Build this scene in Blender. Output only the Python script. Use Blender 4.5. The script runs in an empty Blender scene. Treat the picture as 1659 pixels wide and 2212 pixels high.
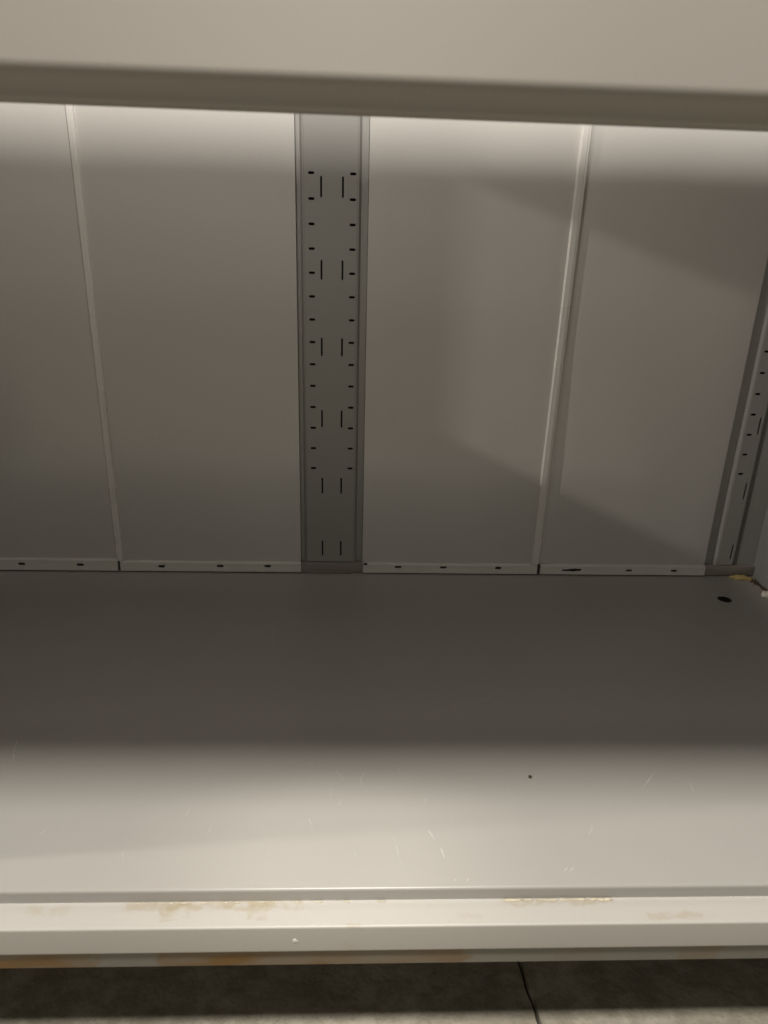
import bpy, bmesh, math, random
from mathutils import Matrix, Vector, noise
random.seed(7)
sc = bpy.context.scene
COL = sc.collection

# ------------------------------------------------------------------ camera
H = 0.90                                   # eye height over the deck
cd = bpy.data.cameras.new('camera')
cam = bpy.data.objects.new('camera', cd); COL.objects.link(cam); sc.camera = cam
cd.sensor_fit = 'VERTICAL'; cd.sensor_height = 24.0; cd.sensor_width = 18.0
cd.lens = 24.0 * 1661.0 / 2212.0
R = ((0.99903, 0.01157, 0.04251), (-0.03491, -0.38057, 0.92409), (0.02687, -0.92468, -0.37980))
cam.matrix_world = Matrix(((R[0][0], -R[0][1], -R[0][2], 0), (R[1][0], -R[1][1], -R[1][2], 0),
                           (R[2][0], -R[2][1], -R[2][2], H), (0, 0, 0, 1)))
cd.clip_start = 0.02; cd.clip_end = 60
cd.dof.use_dof = True; cd.dof.focus_distance = 1.85
cd.dof.aperture_fstop = 18.02 / 4.2

# ------------------------------------------------------------------ light
w = bpy.data.worlds.new('World'); sc.world = w; w.use_nodes = True
w.node_tree.nodes['Background'].inputs[0].default_value = (1.0, 0.94, 0.80, 1)
w.node_tree.nodes['Background'].inputs[1].default_value = 0.08

def lamp(name, loc, target, sx, sy, power, col):
    l = bpy.data.lights.new(name, 'AREA'); l.shape = 'RECTANGLE'; l.size = sx; l.size_y = sy
    l.energy = power; l.color = col
    o = bpy.data.objects.new(name, l); COL.objects.link(o); o.location = loc
    o.rotation_euler = (Vector(target) - Vector(loc)).to_track_quat('-Z', 'Y').to_euler()
    return o
lamp('ceiling_lamp', (0.05, -0.03, 3.0), (0.0, 0.6, 0), 0.8, 0.32, 116, (1.0, 0.945, 0.875))
sl = bpy.data.lights.new('deck_patch_spot', 'SPOT'); sl.use_square = True; sl.spot_size = math.radians(8.6); sl.spot_blend = 0.22  # added square spot, brightens the centre of the deck front
sl.energy = 125; sl.color = (1.0, 0.96, 0.86); sl.shadow_soft_size = 0.12
so = bpy.data.objects.new('deck_patch_spot', sl); COL.objects.link(so); so.location = (-0.02, 0.0, 3.0)
so.rotation_euler = (Vector((-0.015, 0.87, 0)) - Vector((-0.02, 0, 3))).to_track_quat('-Z', 'Y').to_euler()
# added unseen lamp above the shelf, brightening the wall top through the rear gap
lamp('wall_top_fill', (-0.30, 1.105, 2.10), (-0.30, 1.45, 0.7), 0.10, 0.335, 9.5, (1.0, 0.91, 0.83))
# added unseen fill light low in front, brightening the lower back wall
lamp('front_fill', (0.1, -2.6, 1.42), (0.1, 1.6, 0.45), 2.6, 0.5, 9.6, (1.0, 0.92, 0.79))
# lamp far down the aisle to the left, shining in over the low left end panel
lamp('aisle_lamp', (-4.2, 0.55, 2.42), (0.6, 1.7, 0.4), 0.06, 0.06, 78, (1.0, 0.92, 0.84))

vs = sc.view_settings
vs.view_transform = 'Standard'; vs.look = 'None'; vs.exposure = 0.0; vs.gamma = 1.0
vs.use_curve_mapping = False
sc.render.engine = 'CYCLES'
sc.cycles.use_denoising = True
sc.cycles.max_bounces = 14; sc.cycles.diffuse_bounces = 8; sc.cycles.glossy_bounces = 6
sc.cycles.sample_clamp_indirect = 6.0; sc.cycles.caustics_reflective = True
sc.cycles.blur_glossy = 0.0

# ------------------------------------------------------------------ materials
def newmat(name):
    m = bpy.data.materials.new(name); m.use_nodes = True
    nt = m.node_tree; return m, nt, nt.nodes['Principled BSDF']
def N(nt, t, **k):
    n = nt.nodes.new(t)
    for a, v in k.items():
        if a.startswith('i_'):
            key = a[2:]; n.inputs[int(key) if key.isdigit() else key.replace('_', ' ')].default_value = v
        else: setattr(n, a, v)
    return n
def math_n(nt, op, a, b=None, clamp=False):
    n = nt.nodes.new('ShaderNodeMath'); n.operation = op; n.use_clamp = clamp
    for i, v in enumerate((a, b)):
        if v is None: continue
        if isinstance(v, (int, float)): n.inputs[i].default_value = v
        else: nt.links.new(v, n.inputs[i])
    return n.outputs[0]
def mix(nt, fac, a, b):
    n = nt.nodes.new('ShaderNodeMix'); n.data_type = 'RGBA'
    for i, v in ((0, fac), (6, a), (7, b)):
        if isinstance(v, (int, float, tuple)): n.inputs[i].default_value = v
        else: nt.links.new(v, n.inputs[i])
    return n.outputs[2]
def noise_f(nt, vec, scale, detail=3, lo=0.4, hi=0.6, sc3=None):
    if sc3:
        mp = nt.nodes.new('ShaderNodeMapping'); mp.inputs['Scale'].default_value = sc3
        nt.links.new(vec, mp.inputs[0]); vec = mp.outputs[0]
    n = N(nt, 'ShaderNodeTexNoise'); n.inputs['Scale'].default_value = scale; n.inputs['Detail'].default_value = detail
    nt.links.new(vec, n.inputs['Vector'])
    m = nt.nodes.new('ShaderNodeMapRange'); m.interpolation_type = 'SMOOTHSTEP'
    m.inputs[1].default_value = lo; m.inputs[2].default_value = hi
    nt.links.new(n.outputs['Fac'], m.inputs[0]); return m.outputs[0]

def paint(name, base, rough, wob=0.0, wob_scale=2.5, orange=0.02, dirt=(0.38, 0.35, 0.28, 1), dirt_amt=0.10):
    m, nt, p = newmat(name)
    tc = N(nt, 'ShaderNodeTexCoord'); v = tc.outputs['Object']
    d1 = noise_f(nt, v, 2.1, 2, 0.2, 0.9)
    d2 = noise_f(nt, v, 45, 3, 0.55, 0.95)
    f = math_n(nt, 'MULTIPLY', math_n(nt, 'ADD', d1, math_n(nt, 'MULTIPLY', d2, 0.5)), dirt_amt, True)
    c = mix(nt, f, base, dirt)
    sp = N(nt, 'ShaderNodeTexNoise'); sp.inputs['Scale'].default_value = 650; sp.inputs['Detail'].default_value = 2
    nt.links.new(v, sp.inputs['Vector'])
    c = mix(nt, math_n(nt, 'MULTIPLY', sp.outputs['Fac'], .30), c, tuple(x * .45 for x in base[:3]) + (1,))
    nt.links.new(c, p.inputs['Base Color'])
    r = math_n(nt, 'ADD', math_n(nt, 'MULTIPLY', noise_f(nt, v, 5, 2, 0.1, 0.9), 0.06), rough)
    nt.links.new(r, p.inputs['Roughness'])
    p.inputs['IOR'].default_value = 1.5
    # powder-coat orange peel + gentle oil-canning of the sheet
    n1 = N(nt, 'ShaderNodeTexNoise'); n1.inputs['Scale'].default_value = 420; n1.inputs['Detail'].default_value = 2
    nt.links.new(v, n1.inputs['Vector'])
    b1 = N(nt, 'ShaderNodeBump'); b1.inputs['Strength'].default_value = 1.0; b1.inputs['Distance'].default_value = orange * 0.001
    nt.links.new(n1.outputs['Fac'], b1.inputs['Height'])
    last = b1
    if wob:
        n2 = N(nt, 'ShaderNodeTexNoise'); n2.inputs['Scale'].default_value = wob_scale; n2.inputs['Detail'].default_value = 1
        nt.links.new(v, n2.inputs['Vector'])
        b2 = N(nt, 'ShaderNodeBump'); b2.inputs['Strength'].default_value = 1.0; b2.inputs['Distance'].default_value = wob
        nt.links.new(n2.outputs['Fac'], b2.inputs['Height']); nt.links.new(b1.outputs[0], b2.inputs['Normal']); last = b2
    nt.links.new(last.outputs[0], p.inputs['Normal'])
    return m, nt, p, c, v

BASE = (0.56, 0.535, 0.495, 1)
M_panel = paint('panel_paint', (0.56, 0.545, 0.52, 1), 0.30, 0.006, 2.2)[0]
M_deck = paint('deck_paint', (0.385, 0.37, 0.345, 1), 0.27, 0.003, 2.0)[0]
pp = M_panel.node_tree.nodes['Principled BSDF']
for k, v in (('Coat Weight', 1.0), ('Coat Roughness', 0.16), ('Coat IOR', 1.6), ('Specular IOR Level', 0.3)): pp.inputs[k].default_value = v
M_fl = paint('flange_paint', (0.66, 0.645, 0.61, 1), 0.3)[0]
M_strip = paint('strip_paint', (0.72, 0.70, 0.67, 1), 0.25)[0]
M_post = paint('upright_paint', (0.31, 0.308, 0.292, 1), 0.30)[0]
M_side = paint('end_panel_paint', (0.27, 0.27, 0.265, 1), 0.4)[0]
M_lip = paint('shelf_paint', (0.35, 0.325, 0.295, 1), 0.45)[0]

def box_mask(nt, v, x0, x1, y0, y1, s=0.012, axis=('X', 'Y'), warp=0.03):
    """soft rectangular mask with a wandering edge, in object space"""
    nz = N(nt, 'ShaderNodeTexNoise'); nz.inputs['Scale'].default_value = 48; nz.inputs['Detail'].default_value = 6
    nt.links.new(v, nz.inputs['Vector'])
    s1 = N(nt, 'ShaderNodeVectorMath', operation='SUBTRACT'); nt.links.new(nz.outputs['Color'], s1.inputs[0]); s1.inputs[1].default_value = (.5, .5, .5)
    s2 = N(nt, 'ShaderNodeVectorMath', operation='SCALE'); nt.links.new(s1.outputs[0], s2.inputs[0]); s2.inputs['Scale'].default_value = warp
    s3 = N(nt, 'ShaderNodeVectorMath', operation='ADD'); nt.links.new(s2.outputs[0], s3.inputs[0]); nt.links.new(v, s3.inputs[1])
    sp = N(nt, 'ShaderNodeSeparateXYZ'); nt.links.new(s3.outputs[0], sp.inputs[0])
    out = None
    for ax, lo, hi in ((axis[0], x0, x1), (axis[1], y0, y1)):
        for edge, sign in ((lo, 1), (hi, -1)):
            t = math_n(nt, 'MULTIPLY', math_n(nt, 'SUBTRACT', sp.outputs[ax], edge), sign / s)
            t = math_n(nt, 'ADD', t, 0.5, True)
            out = t if out is None else math_n(nt, 'MULTIPLY', out, t)
    return out

# ledge with dried yellowish glue drips
M_rail, nt, p, c, v = paint('rail_paint', (0.49, 0.47, 0.435, 1), 0.36)
glue = (0.33, 0.27, 0.155, 1)
for (x0, x1, y0, y1, a) in ((-0.31, -0.06, 0.783, 0.80, .55), (-0.255, -0.215, 0.767, 0.80, .60), (-0.135, -0.108, 0.764, 0.80, .5),
                            (-0.19, -0.15, 0.78, 0.80, .5), (0.22, 0.38, 0.786, 0.80, .5), (0.42, 0.50, 0.760, 0.772, .42),
                            (-0.44, -0.38, 0.775, 0.79, .30), (0.0, 0.02, 0.755, 0.762, .5), (0.15, 0.19, 0.762, 0.772, .22)):
    mk = math_n(nt, 'MULTIPLY', box_mask(nt, v, x0, x1, y0, y1, 0.004, warp=0.026), a * .85, True)
    c = mix(nt, math_n(nt, 'MULTIPLY', mk, noise_f(nt, v, 55, 4, .28, .62)), c, glue)
nt.links.new(c, p.inputs['Base Color'])

# kick strip with rust-ochre patches
M_kick, nt, p, c, v = paint('kick_paint', (0.20, 0.19, 0.165, 1), 0.5, dirt_amt=0.3)
rust = (0.17, 0.085, 0.012, 1)
for (x0, x1, a) in ((-0.55, -0.345, .85), (-0.26, -0.02, .95), (-0.02, 0.17, .62), (0.30, 0.36, .25), (0.47, 0.53, .6)):
    mk = box_mask(nt, v, x0, x1, -0.12, -0.055, 0.012, ('X', 'Z'), 0.05)
    mk = math_n(nt, 'MULTIPLY', mk, math_n(nt, 'ADD', math_n(nt, 'MULTIPLY', noise_f(nt, v, 9, 5, .35, .6, (1, 1, 3)), .6), .4))
    c = mix(nt, math_n(nt, 'MULTIPLY', mk, a), c, rust)
nt.links.new(c, p.inputs['Base Color'])

def plain(name, col, rough=0.7):
    m, nt, p = newmat(name); tc = N(nt, 'ShaderNodeTexCoord')
    f = noise_f(nt, tc.outputs['Object'], 60, 4, .3, .7)
    c = mix(nt, f, col, tuple(x * 0.75 for x in col[:3]) + (1,)); nt.links.new(c, p.inputs['Base Color'])
    p.inputs['Roughness'].default_value = rough; return m
M_hole_shade = plain('hole_shade', (0.010, 0.009, 0.010, 1), 0.9)  # near-black, shade inside holes put into the colour
M_bracket = paint('bracket_paint', (0.24, 0.22, 0.19, 1), 0.5)[0]
M_scr = plain('scratch_mark', (0.50, 0.485, 0.46, 1), 0.5)
M_scrd = plain('faint_scratch', (0.46, 0.45, 0.42, 1), 0.4)
M_glue = plain('dried_glue', (0.55, 0.50, 0.38, 1), 0.35)
M_yel = plain('yellow_chip', (0.55, 0.42, 0.17, 1), 0.8)
M_whi = plain('white_chip', (0.75, 0.71, 0.62, 1), 0.8)
M_dirt = plain('brown_dirt', (0.10, 0.065, 0.035, 1), 0.95)
M_speck = plain('dark_crumb', (0.08, 0.06, 0.04, 1), 0.9)
M_wpaint = plain('white_paint', (0.85, 0.82, 0.76, 1), 0.4)
M_scuff = plain('black_scuff', (0.015, 0.013, 0.014, 1), 0.8)

# floor tile
M_tile, nt, p = newmat('floor_tile')
tc = N(nt, 'ShaderNodeTexCoord'); v = tc.outputs['Object']
a = noise_f(nt, v, 7, 8, .3, .7); b = noise_f(nt, v, 34, 6, .3, .72)
c = mix(nt, a, (0.30, 0.275, 0.22, 1), (0.40, 0.37, 0.30, 1))
c = mix(nt, math_n(nt, 'MULTIPLY', b, .7), c, (0.20, 0.18, 0.13, 1))
g = noise_f(nt, v, 210, 3, .56, .66); c = mix(nt, math_n(nt, 'MULTIPLY', g, .3), c, (0.10, 0.09, 0.065, 1))
nt.links.new(c, p.inputs['Base Color']); p.inputs['Roughness'].default_value = 0.75
bn = N(nt, 'ShaderNodeBump'); bn.inputs['Strength'].default_value = .5; bn.inputs['Distance'].default_value = .004
nt.links.new(b, bn.inputs['Height']); nt.links.new(bn.outputs[0], p.inputs['Normal'])
M_grout = plain('grout', (0.045, 0.036, 0.026, 1), 0.95)

# ------------------------------------------------------------------ helpers
def link(name, me, mat, parent=None):
    o = bpy.data.objects.new(name, me); COL.objects.link(o)
    if mat: me.materials.append(mat)
    if parent: o.parent = parent
    return o
def tag(o, label=None, cat=None, group=None, kind=None):
    for k, v in (('label', label), ('category', cat), ('group', group), ('kind', kind)):
        if v: o[k] = v
def from_bm(name, bm, mat, parent=None, smooth=None):
    bmesh.ops.recalc_face_normals(bm, faces=bm.faces)
    me = bpy.data.meshes.new(name); bm.to_mesh(me); bm.free()
    if smooth is not None:
        for f in me.polygons: f.use_smooth = True
        me.set_sharp_from_angle(angle=math.radians(smooth))
    return link(name, me, mat, parent)
def add_box(bm, x0, x1, y0, y1, z0, z1, bev=0.0):
    r = bmesh.ops.create_cube(bm, size=1, matrix=Matrix.Translation(((x0+x1)/2, (y0+y1)/2, (z0+z1)/2)) @ Matrix.Diagonal((x1-x0, y1-y0, z1-z0, 1)))
    if bev:
        es = {e for v in r['verts'] for e in v.link_edges}
        bmesh.ops.bevel(bm, geom=list(es), offset=bev, segments=3, profile=.5, affect='EDGES')
def box(name, x0, x1, y0, y1, z0, z1, mat, parent, bev=0.0):
    bm = bmesh.new(); add_box(bm, x0, x1, y0, y1, z0, z1, bev)
    return from_bm(name, bm, mat, parent, 40 if bev else None)

def stadium(cx, cy, w_, h_, n=6):
    r = min(w_, h_) / 2; pts = []
    if w_ >= h_: c = [(cx + w_/2 - r, cy, -90), (cx - w_/2 + r, cy, 90)]
    else: c = [(cx, cy + h_/2 - r, 0), (cx, cy - h_/2 + r, 180)]
    for (x, y, a0) in c:
        for i in range(n + 1):
            a = math.radians(a0 + 180 * i / n); pts.append((x + r*math.cos(a), y + r*math.sin(a)))
    return pts
def plate_mesh(outline, holes, thick, bev=0.0):
    """flat sheet with real punched holes, lying in XY"""
    cu = bpy.data.curves.new('sheet', 'CURVE'); cu.dimensions = '2D'; cu.fill_mode = 'BOTH'
    cu.extrude = thick / 2
    for pts in [outline] + holes:
        s = cu.splines.new('POLY'); s.points.add(len(pts) - 1)
        for i, q in enumerate(pts): s.points[i].co = (q[0], q[1], 0, 1)
        s.use_cyclic_u = True
    o = bpy.data.objects.new('sheet', cu); COL.objects.link(o)
    dg = bpy.context.evaluated_depsgraph_get(); me = bpy.data.meshes.new_from_object(o.evaluated_get(dg))
    bpy.data.objects.remove(o); bpy.data.curves.remove(cu)
    me.materials.clear()
    return me
def stand(me, yfront, thick):
    """XY sheet -> upright sheet in XZ whose front face is at yfront"""
    for v in me.vertices:
        x, y, z = v.co; v.co = (x, yfront + thick/2 + z, y)
    bm = bmesh.new(); bm.from_mesh(me); bmesh.ops.recalc_face_normals(bm, faces=bm.faces); bm.to_mesh(me); bm.free()
    return me
def sweep_profile(bm, prof, x0, x1, nx=1, jit=None):
    """open profile of (y,z) points swept along X"""
    rows = []
    for i in range(nx + 1):
        x = x0 + (x1 - x0) * i / nx
        rows.append([bm.verts.new((x, y, z + (jit(x) if jit else 0))) for (y, z) in prof])
    for a, b in zip(rows, rows[1:]):
        for j in range(len(prof) - 1): bm.faces.new((a[j], a[j+1], b[j+1], b[j]))
def sweep_v(bm, prof, z0, z1):
    """open profile of (x,y) points swept along Z"""
    a = [bm.verts.new((x, y, z0)) for x, y in prof]; b = [bm.verts.new((x, y, z1)) for x, y in prof]
    for j in range(len(prof) - 1): bm.faces.new((a[j], a[j+1], b[j+1], b[j]))
    return a, b
def arc(cy, cz, r, a0, a1, n=6):
    return [(cy + r*math.cos(math.radians(a0+(a1-a0)*i/n)), cz + r*math.sin(math.radians(a0+(a1-a0)*i/n))) for i in range(n+1)]

# ------------------------------------------------------------------ layout
YW = 1.7784                      # face of the back panels
XC = -0.0485                     # centre upright
XR, XL = 1.0586, -1.1556         # inner faces of the two end panels
ZT = 2.30                        # top of the unit
FZ = -0.28                       # floor

# floor
def crack_x(y): return 0.2904 + (0.8855 - y) * 0.106 + 0.0045 * noise.noise(Vector((y * 30, 3, 1))) + 0.0022 * noise.noise(Vector((y * 110, 5, 1)))
bm = bmesh.new()
ys = [-6] + [0.5 + i * 0.012 for i in range(60)] + [8]
rowsL = [(bm.verts.new((-8, y, FZ)), bm.verts.new((crack_x(min(max(y, .4), 1.3)) - 0.0035, y, FZ)), bm.verts.new((crack_x(min(max(y, .4), 1.3)) - 0.0015, y, FZ - 0.006))) for y in ys]
rowsR = [(bm.verts.new((crack_x(min(max(y, .4), 1.3)) + 0.0035 + 0.009*max(0, noise.noise(Vector((y*45, 9, 2)))), y, FZ)), bm.verts.new((8, y, FZ)), bm.verts.new((crack_x(min(max(y, .4), 1.3)) + 0.002, y, FZ - 0.006))) for y in ys]
for i in range(len(ys) - 1):
    a, b = rowsL[i], rowsL[i+1]; c_, d = rowsR[i], rowsR[i+1]
    bm.faces.new((a[0], a[1], b[1], b[0])); bm.faces.new((a[1], a[2], b[2], b[1]))
    bm.faces.new((c_[0], c_[1], d[1], d[0])); bm.faces.new((c_[2], c_[0], d[0], d[2]))
    fg = bm.faces.new((a[2], c_[2], d[2], b[2])); fg.material_index = 1
fl = from_bm('floor', bm, M_tile); fl.data.materials.append(M_grout)
tag(fl, 'worn grey-beige floor tiles with one dark grout joint in front of the shelving', kind='structure')

unit = bpy.data.objects.new('shelving_unit', None); COL.objects.link(unit); unit.location = (XC, YW, FZ)
tag(unit, 'empty grey-white painted steel shelving unit with slotted uprights standing on tiles', 'shelving')
def P(o, par=None):                # parent keeping the world coordinates the mesh was written in
    par = par or unit
    o.parent = par
    o.matrix_parent_inverse = (Matrix.Translation(unit.location)).inverted() if par is unit else Matrix.Identity(4)
    return o

# --- back panels: dished trays with a folded bottom flange
def back_panel(x0, x1, slots, tilt=0.0, zl=0.029, dz=0.0):
    nx, nz = 48, 30
    bm = bmesh.new(); g = []
    zt = ZT
    sd = random.random() * 50
    for j in range(nz + 1):
        z = zl + (zt - zl) * j / nz
        row = []
        for i in range(nx + 1):
            u = i / nx; u = 0.5 - 0.5 * math.cos(math.pi * u)
            x = x0 + (x1 - x0) * u
            dx = min(x - x0, x1 - x)
            edge = max(0.0, 1 - dx / 0.05)
            y = YW + 0.0018 * edge ** 2 - 0.0022 * math.sin(math.pi * u) * (1 if j else 0.6)
            y += 0.0030 * noise.noise(Vector((x * 3.1 + sd, z * 2.2, 0))) + .0007 * noise.noise(Vector((x * 9 + sd, z * 6, 4)))
            row.append(bm.verts.new((x, y, z)))
        g.append(row)
    for a, b in zip(g, g[1:]):
        for i in range(nx): bm.faces.new((a[i], a[i+1], b[i+1], b[i]))
    # returned side edges
    for col_, s in ((0, 1), (nx, -1)):
        back = [bm.verts.new((r[col_].co.x, YW + 0.016, r[col_].co.z)) for r in g]
        for j in range(nz): bm.faces.new((g[j][col_], g[j+1][col_], back[j+1], back[j]))
    o = P(from_bm('back_panel', bm, M_panel, None, 30))
    # bottom flange, a shallow hollow channel with punched slots
    holes = [stadium(cx, cz, w_, h_) for cx, cz, w_, h_ in slots]
    me = stand(plate_mesh([(x0+.002, .0035), (x1, .0035), (x1, zl-.004), (x0+.002, zl-.004)], holes, .0012), YW - .009, .0012)
    f = link('bottom_flange', me, M_fl); P(f, o)
    bm = bmesh.new()
    pr = [(YW - .0092, zl - .0041)] + arc(YW - .0062, zl - .0034, .0032, 180, 90, 5) + [(YW + .0004, zl + .0004)]
    sweep_profile(bm, pr, x0 + .002, x1)
    for xe in (x0 + .002, x1):
        q = [bm.verts.new(c_) for c_ in ((xe, YW-.0085, .004), (xe, YW+.001, .004), (xe, YW+.001, zl-.001), (xe, YW-.0085, zl-.003))]
        bm.faces.new(q)
    fo = from_bm('flange_fold', bm, M_panel, None, 60); 
    # join the fold into the flange mesh
    bm = bmesh.new(); bm.from_mesh(f.data); bm.from_mesh(fo.data); bm.to_mesh(f.data); bm.free()
    bpy.data.objects.remove(fo)
    return o, f
sw, sh = 0.0175, 0.0068
p1, f1 = back_panel(XL, -0.5885, [(-0.8265, .0205, sw, sh), (-0.6816, .0195, sw, sh), (-.97, .0205, sw, sh)], zl=.0335)
p2, f2 = back_panel(-0.5845, -0.127, [(-0.4789, .0168, sw, sh), (-0.3313, .0190, sw, sh), (-0.2114, .0198, sw*.95, sh)])
p3, f3 = back_panel(0.0295, 0.4825, [(0.1222, .0205, sw, sh*.9), (0.2384, .0203, sw, sh*.9), (0.3807, .0200, sw*.95, sh)])
p4, f4 = back_panel(0.4885, 0.9255, [(0.7238, .0160, sw*.95, sh*.85), (0.843, .0162, sw*.95, sh*.85)])
p4['label'] = 'right-hand back panel with a black scuff on its bottom flange'
# dark ragged scuff on the right flange
bm = bmesh.new(); pts = []
for i in range(15):
    t = i / 14; x = 0.548 + 0.050 * t
    hw = 0.0022 + 0.0018 * math.exp(-((t - .6) / .25) ** 2) + 0.0004 * random.random()
    z = 0.0152 + 0.002 * t + 0.0003 * math.sin(t * 20)
    pts.append((bm.verts.new((x, YW - .0093, z - hw)), bm.verts.new((x, YW - .0093, z + hw))))
for a, b in zip(pts, pts[1:]): bm.faces.new((a[0], b[0], b[1], a[1]))
P(from_bm('scuff_mark', bm, M_scuff), p4)
# second layer behind flange slots (backing stays dim through depth)
# --- joint strips covering panel seams
def joint(xb, xt, wd, pr_=.0055):
    bm = bmesh.new()
    z0, z1 = .003, ZT
    hw = wd / 2
    prof = [(-hw, .006), (-hw, -pr_*.5), (-hw+.0022, -pr_), (hw*.3, -pr_), (hw*.42, -pr_+.0014), (hw*.6, -pr_+.0010), (hw-.0016, -pr_+.0014), (hw, -pr_*.4), (hw, .006)]
    a, b = [], []
    for (x, y) in prof:
        a.append(bm.verts.new((xb + x, YW + y - .001, .031))); b.append(bm.verts.new((xb + (xt - xb) * ZT + x, YW + y - .001, z1)))
    for j in range(len(prof)-1): bm.faces.new((a[j], a[j+1], b[j+1], b[j]))
    bm.faces.new(a)
    return P(from_bm('joint_strip', bm, M_strip, None, 25))
joint(-0.5825, -0.5805, 0.0155, .008)
joint(0.4760, 0.4830, 0.0205, .008)

# --- backing skin behind gaps
box_ = P(box('rear_skin', XL - .001, XR + .001, YW + .045, YW + .048, -.02, ZT, M_post, None))

# --- uprights
PITCH = .0507
def upright(xl, xr, fl_, fr_, hole_x, slot_x, open_right=False):
    """xl..xr outer strip, fl_..fr_ punched face"""
    yf, ys_ = YW + .000, YW + .012
    holes = []
    for hx in hole_x:
        for k in range(14): holes.append(stadium(hx, .9418 - k * PITCH, .0135, .0056))
        for k in range(4, 30): 
            z = 1.10 + k * PITCH
            if z < ZT - .05: holes.append(stadium(hx, z, .0135, .0056))
    for sx in slot_x:
        for k in range(6): holes.append(stadium(sx, .9152 - k * .1695, .0040, .0425, 4))
        for k in range(1, 8): holes.append(stadium(sx, 1.2 + k * .1695, .0040, .0425, 4)) if 1.2 + k*.1695 < ZT - .05 else None
    o = P(link('upright', stand(plate_mesh([(fl_, .0305), (fr_, .0305), (fr_, ZT), (fl_, ZT)], holes, .002), yf, .002), M_post))
    bm = bmesh.new()
    c1 = .005
    sweep_v(bm, [(xl, ys_ + .02), (xl, ys_), (fl_ - c1 - .004, ys_), (fl_ - .004, yf + .0015), (fl_ - .0002, yf + .0004)], .012, ZT)
    if not open_right:
        sweep_v(bm, [(fr_ + .0002, yf + .0004), (fr_ + .004, yf + .0015), (fr_ + c1 + .004, ys_), (xr, ys_), (xr, ys_ + .02)], .012, ZT)
    else:
        sweep_v(bm, [(fr_ + .0002, yf + .0004), (fr_ + .003, yf + .012), (fr_ + .010, yf + .014), (fr_ + .014, yf + .004), (xr, yf + .004)], .012, ZT)
    P(from_bm('side_channel', bm, M_post, None, 20), o)
    P(box('upright_hole_shade', fl_ - .002, fr_ + .002, yf + .022, yf + .026, .0, ZT, M_hole_shade, None), o)  # near-black sheet painting the shade behind the punched holes
    b = P(box('base_bracket', xl - .0002, (xr + .013 if not open_right else xr), YW - .006, YW + .014, .002, .0285, M_bracket, None, .0015), o)
    return o
u1 = upright(-.1262, .0287, -.1085, .0050, (-.0931, -.0042), (-.0720, -.0257))
u2 = upright(.9260, XR - .0005, .9580, .9985, (.9702,), (.9905,), True)
# ledge tab and a near-black block painting the shade of a notch beside the centre bracket
P(box('notch_shade', .0330, .0425, YW - .0105, YW - .0080, .0265, .0305, M_hole_shade, None), u1)
P(box('bracket_tab', -.105, .001, YW - .010, YW - .004, .0015, .006, M_bracket, None), u1)

# --- end panels, plus an added light blocker above the left one
def end_panel(x, s, top):
    bm = bmesh.new()
    add_box(bm, min(x, x + s*.03), max(x, x + s*.03), .80, YW + .05, -.06, top, .002)
    o = P(from_bm('end_panel', bm, M_side, None, 40)); return o
end_panel(XR, 1, ZT); end_panel(XL, -1, 1.01)
P(box('end_panel', XL - .03, XL, 1.39, YW + .05, 1.012, ZT, M_side, None, .002))  # added unseen panel, keeps the aisle lamp off the left of the wall

# --- base shelf (deck)
YN = .797
out = [(XL+.0005, YN + .008), (XR-.0005, YN + .008), (XR-.0005, YW + .044), (XL+.0005, YW + .044)]
hx, hy, hr = .9262, 1.6485, .0172
hole = [(hx + hr*math.cos(2*math.pi*i/40), hy + hr*math.sin(2*math.pi*i/40)) for i in range(40)]
me = plate_mesh(out, [hole], .0015)
for v_ in me.vertices: v_.co.z -= .00075
bm = bmesh.new(); bm.from_mesh(me)
sweep_profile(bm, [(YN + .008, 0)] + arc(YN + .004, -.004, .004, 90, 180, 8)[0:] + [(YN, -.0225)], XL + .0005, XR - .0005)
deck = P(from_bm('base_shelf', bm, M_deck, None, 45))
deck['label'] = 'scratched base shelf with one round hole near the right corner'
P(box('shelf_hole_shade', hx - .04, hx + .04, hy - .04, hy + .04, -.06, -.058, M_hole_shade, None), deck)  # near-black plate painting the shade below the round hole
# pressed ring around hole
bm = bmesh.new(); r0 = []
for i in range(41):
    a = 2*math.pi*i/40
    r0.append([bm.verts.new((hx + r*math.cos(a), hy + r*math.sin(a), z)) for r, z in ((hr + .0001, -.0022), (hr - .0002, .0001), (hr + .0012, .0005), (hr + .003, .0001))])
for a, b in zip(r0, r0[1:]):
    for j in range(3): bm.faces.new((a[j], a[j+1], b[j+1], b[j]))
P(from_bm('hole_rim', bm, M_deck, None, 60), deck)

# scratches, raised a hair above the paint
def ribbon(bm, pts, wd, z=.0003):
    n = len(pts); prev = None
    fine = []
    for i in range(n - 1):
        for k in range(6):
            t = k / 6; fine.append((pts[i][0]*(1-t)+pts[i+1][0]*t, pts[i][1]*(1-t)+pts[i+1][1]*t))
    fine.append(pts[-1])
    for i, q in enumerate(fine):
        a = fine[max(0, i-1)]; b = fine[min(len(fine)-1, i+1)]
        d = Vector((b[0]-a[0], b[1]-a[1])).normalized(); nrm = Vector((-d.y, d.x))
        t = i / (len(fine) - 1); h = wd / 2 * (0.25 + 0.9 * math.sin(math.pi * min(1, t + .08))) * random.uniform(.6, 1.1)
        cur = (bm.verts.new((q[0]+nrm.x*h, q[1]+nrm.y*h, z)), bm.verts.new((q[0]-nrm.x*h, q[1]-nrm.y*h, z)))
        if prev: bm.faces.new((prev[0], prev[1], cur[1], cur[0]))
        prev = cur
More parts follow.
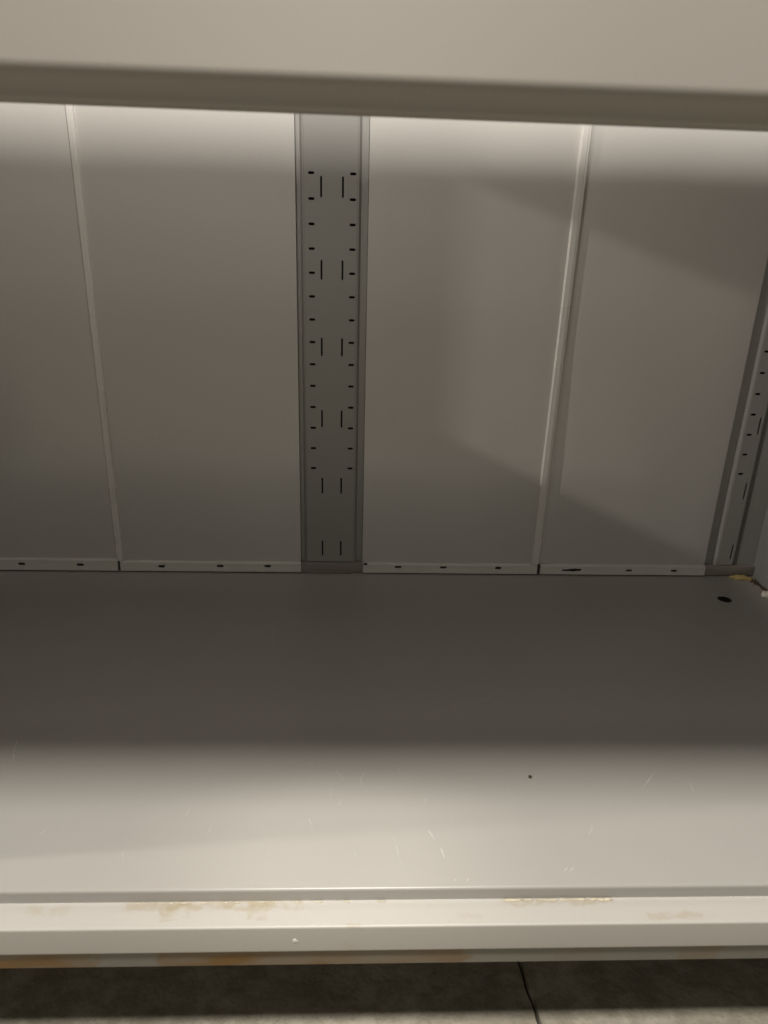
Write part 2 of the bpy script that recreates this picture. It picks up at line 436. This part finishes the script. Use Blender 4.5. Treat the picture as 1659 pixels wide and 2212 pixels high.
faint = [[(-0.1716, 1.5754), (-0.171, 1.4928), (-0.1638, 1.399)],
 [(0.2846, 1.2546), (0.2664, 1.238), (0.2182, 1.2159), (0.1641, 1.2001)],
 [(0.9066, 1.4891), (0.9076, 1.4344), (0.8992, 1.3827)],
 [(0.086, 1.068), (0.0882, 1.0199)], [(0.0706, 0.894), (0.0781, 0.8371)], [(-0.4486, 1.085), (-0.4539, 1.0673)],
 [(-.06, .93), (-.052, .90)], [(-.33, .87), (-.325, .85)], [(.36, 1.494), (.365, 1.485)], [(-.21, 1.33), (-.208, 1.324)]]
for k in range(16):
    x_ = random.gauss(.05, .28); y_ = random.uniform(.83, 1.05); a_ = random.gauss(1.5, .45); l_ = random.uniform(.006, .03)
    faint.append([(x_, y_), (x_ + l_*.5*math.cos(a_) + .001, y_ + l_*.5*math.sin(a_)), (x_ + l_*math.cos(a_ + .15), y_ + l_*math.sin(a_ + .15))])
clear = [[(-0.5823, 1.1218), (-0.574, 1.0853), (-0.5608, 1.0505)],
 [(0.5279, 1.0349), (0.5081, 1.0135), (0.4882, 0.9906)], [(0.5754, 1.0065), (0.5727, 0.9848)],
 [(-0.0198, 1.036), (-0.0054, 1.0115)], [(0.0279, 1.0347), (0.0207, 1.0158), (0.0229, 0.9984)],
 [(0.1239, 0.9047), (0.1327, 0.8844)], [(0.1395, 0.8692), (0.1436, 0.8491)],
 [(0.3153, 0.8247), (0.322, 0.8321)], [(0.3234, 0.8246), (0.3318, 0.8329)],
 [(0.1525, 0.8082), (0.1559, 0.8137)], [(0.1705, 0.8086), (0.1748, 0.8147)]]
for s in faint:
    bm = bmesh.new(); ribbon(bm, s, .0014); P(from_bm('scratch', bm, M_scr if s[0][1] > 1.1 else M_scrd), deck)
for s in clear:
    bm = bmesh.new(); ribbon(bm, s, .0022); P(from_bm('scratch', bm, M_scr), deck)

# --- front rail: ledge and rounded lip face
YL = .7535
bm = bmesh.new()
prof = [(YN + .03, -.0212), (YN - .002, -.0212), (YN - .005, -.0204), (YL + .004, -.0204)] + arc(YL + .003, -.0234, .003, 90, 180, 6) + [(YL, -.0640)] + arc(YL + .003, -.0650, .003, 180, 270, 5) + [(YL + .012, -.068)]
sweep_profile(bm, prof, XL - .03, XR + .03)
rail = P(from_bm('front_rail', bm, M_rail, None, 40))
rail['label'] = 'front ledge stained with dried yellowish glue'
# glue beads along the step
def bead(bm, x, y, z, rx, ry, rz):
    r = bmesh.ops.create_icosphere(bm, subdivisions=2, radius=1, matrix=Matrix.Translation((x, y, z)) @ Matrix.Diagonal((rx, ry, rz, 1)))
    for v_ in r['verts']:
        n_ = noise.noise(v_.co * 260); v_.co += (v_.co - Vector((x, y, z))) * n_ * .5
x = .232
while x < .375:
    s_ = random.uniform(.003, .008) * (1.5 if x < .26 else 1)
    bm = bmesh.new(); bead(bm, x, YN - .0035 - random.random()*.001, -.0200, s_, random.uniform(.0014, .0028), random.uniform(.0008, .0018)); x += s_ * random.uniform(1.1, 2.2)
    P(from_bm('glue_bead', bm, M_glue, None, 80), rail)
for x in (-.29, -.27, -.245, -.228, -.20, -.17, -.155, -.12, -.10, -.07, -.04, .0, .05):
    bm = bmesh.new(); bead(bm, x, YN - .003, -.0202, random.uniform(.003, .008), .0015, .0008)
    P(from_bm('glue_bead', bm, M_glue, None, 80), rail)
bm = bmesh.new(); bead(bm, -.0696, YL - .0001, -.0458, .0042, .0005, .0035)
P(from_bm('paint_drop', bm, M_wpaint, None, 80), rail)

# --- rusty kick strip under the rail
bm = bmesh.new()
sweep_profile(bm, [(YL + .004, -.0655), (YL + .005, -.0985), (YL + .008, -.1005), (YL + .03, -.1005)], XL - .03, XR + .03)
kick = P(from_bm('kick_strip', bm, M_kick, None, 30)); kick['label'] = 'lower strip with rusty ochre patches'
# beam and feet below the deck (carry the unit off the floor)
P(box('base_beam', XL, XR, YW - .10, YW + .04, -.10, -.03, M_post, None))
for fx in (XL - .025, XR - .035):
    for fy in (.78, YW - .02):
        P(box('leg', fx, fx + .06, fy, fy + .05, FZ, -.0685 if fy < 1 else -.1005, M_post, None, .002))

# --- upper shelf with its front lip, just over eye level
YF = .68
ZS = 1.40
shelf = P(box('upper_shelf', XL + .001, XR - .001, YF + .012, 1.39, ZS, ZS + .03, M_lip, None, .002))  # unseen board; height and rear gap chosen for light on the wall
bm = bmesh.new()
pr = [(YF, 1.43)] + [(YF, .9890)] + arc(YF + .018, .9885, .018, 180, 222, 10) + [(YF + .0110, .9690)] + arc(YF + .0185, .9672, .0070, 195, 270, 8) + [(YF + .030, .9602), (YF + .0305, .975)]
bm2 = bm
sweep_profile(bm, pr, XL - .03, XR + .03, 40, lambda x: -.0045 * (x - .03))
lip = P(from_bm('front_fascia', bm, M_lip, None, 50), shelf)
lip['label'] = 'deep front face of the shelf with a folded lower edge'

# ------------------------------------------------------------------ debris
def chip(name, loc, size, rot, mat, seed, label, cat):
    bm = bmesh.new()
    bmesh.ops.create_icosphere(bm, subdivisions=3, radius=1)
    for v_ in bm.verts:
        n_ = noise.noise(v_.co * 1.7 + Vector((seed, 0, 0))) * .45 + noise.noise(v_.co * 4 + Vector((seed, 3, 0))) * .2
        v_.co *= 1 + n_
        v_.co.x *= size[0]; v_.co.y *= size[1]; v_.co.z = max(v_.co.z, -.55) * size[2]
    zmin = min(v_.co.z for v_ in bm.verts)
    for v_ in bm.verts: v_.co.z -= zmin
    o = from_bm(name, bm, mat, None, 35); o.location = loc; o.rotation_euler = (0, 0, rot)
    tag(o, label, cat); return o
chip('wood_chip', (1.018, 1.757, .0006), (.026, .0085, .006), math.radians(-14), M_yel, 4, 'long yellowish chip lying in the rear right corner of the base shelf', 'chip')
chip('plaster_crumb', (1.040, 1.664, .0006), (.013, .013, .008), .5, M_whi, 11, 'chunky off-white crumb against the right end panel', 'crumb')
chip('dirt_speck', (.3065, 1.02, .0004), (.0028, .0034, .0014), .2, M_speck, 23, 'tiny dark brown speck on the bright front of the base shelf', 'speck')
bm = bmesh.new()
for i in range(170):
    t = random.random() ** .8
    bx_, by_ = 1.0560 - abs(random.gauss(0, .005)), 1.772 - t * .115
    if t < .45: bx_ -= random.random() * .014 * (1 - t)
    s_ = random.uniform(.0006, .0022)
    bead(bm, bx_, by_, .0006, s_ * 1.4, s_ * 1.4, s_ * .7)
d = from_bm('dirt', bm, M_dirt, None, 60)
tag(d, 'brown dust and grit gathered along the foot of the right end panel', 'dirt', kind='stuff')
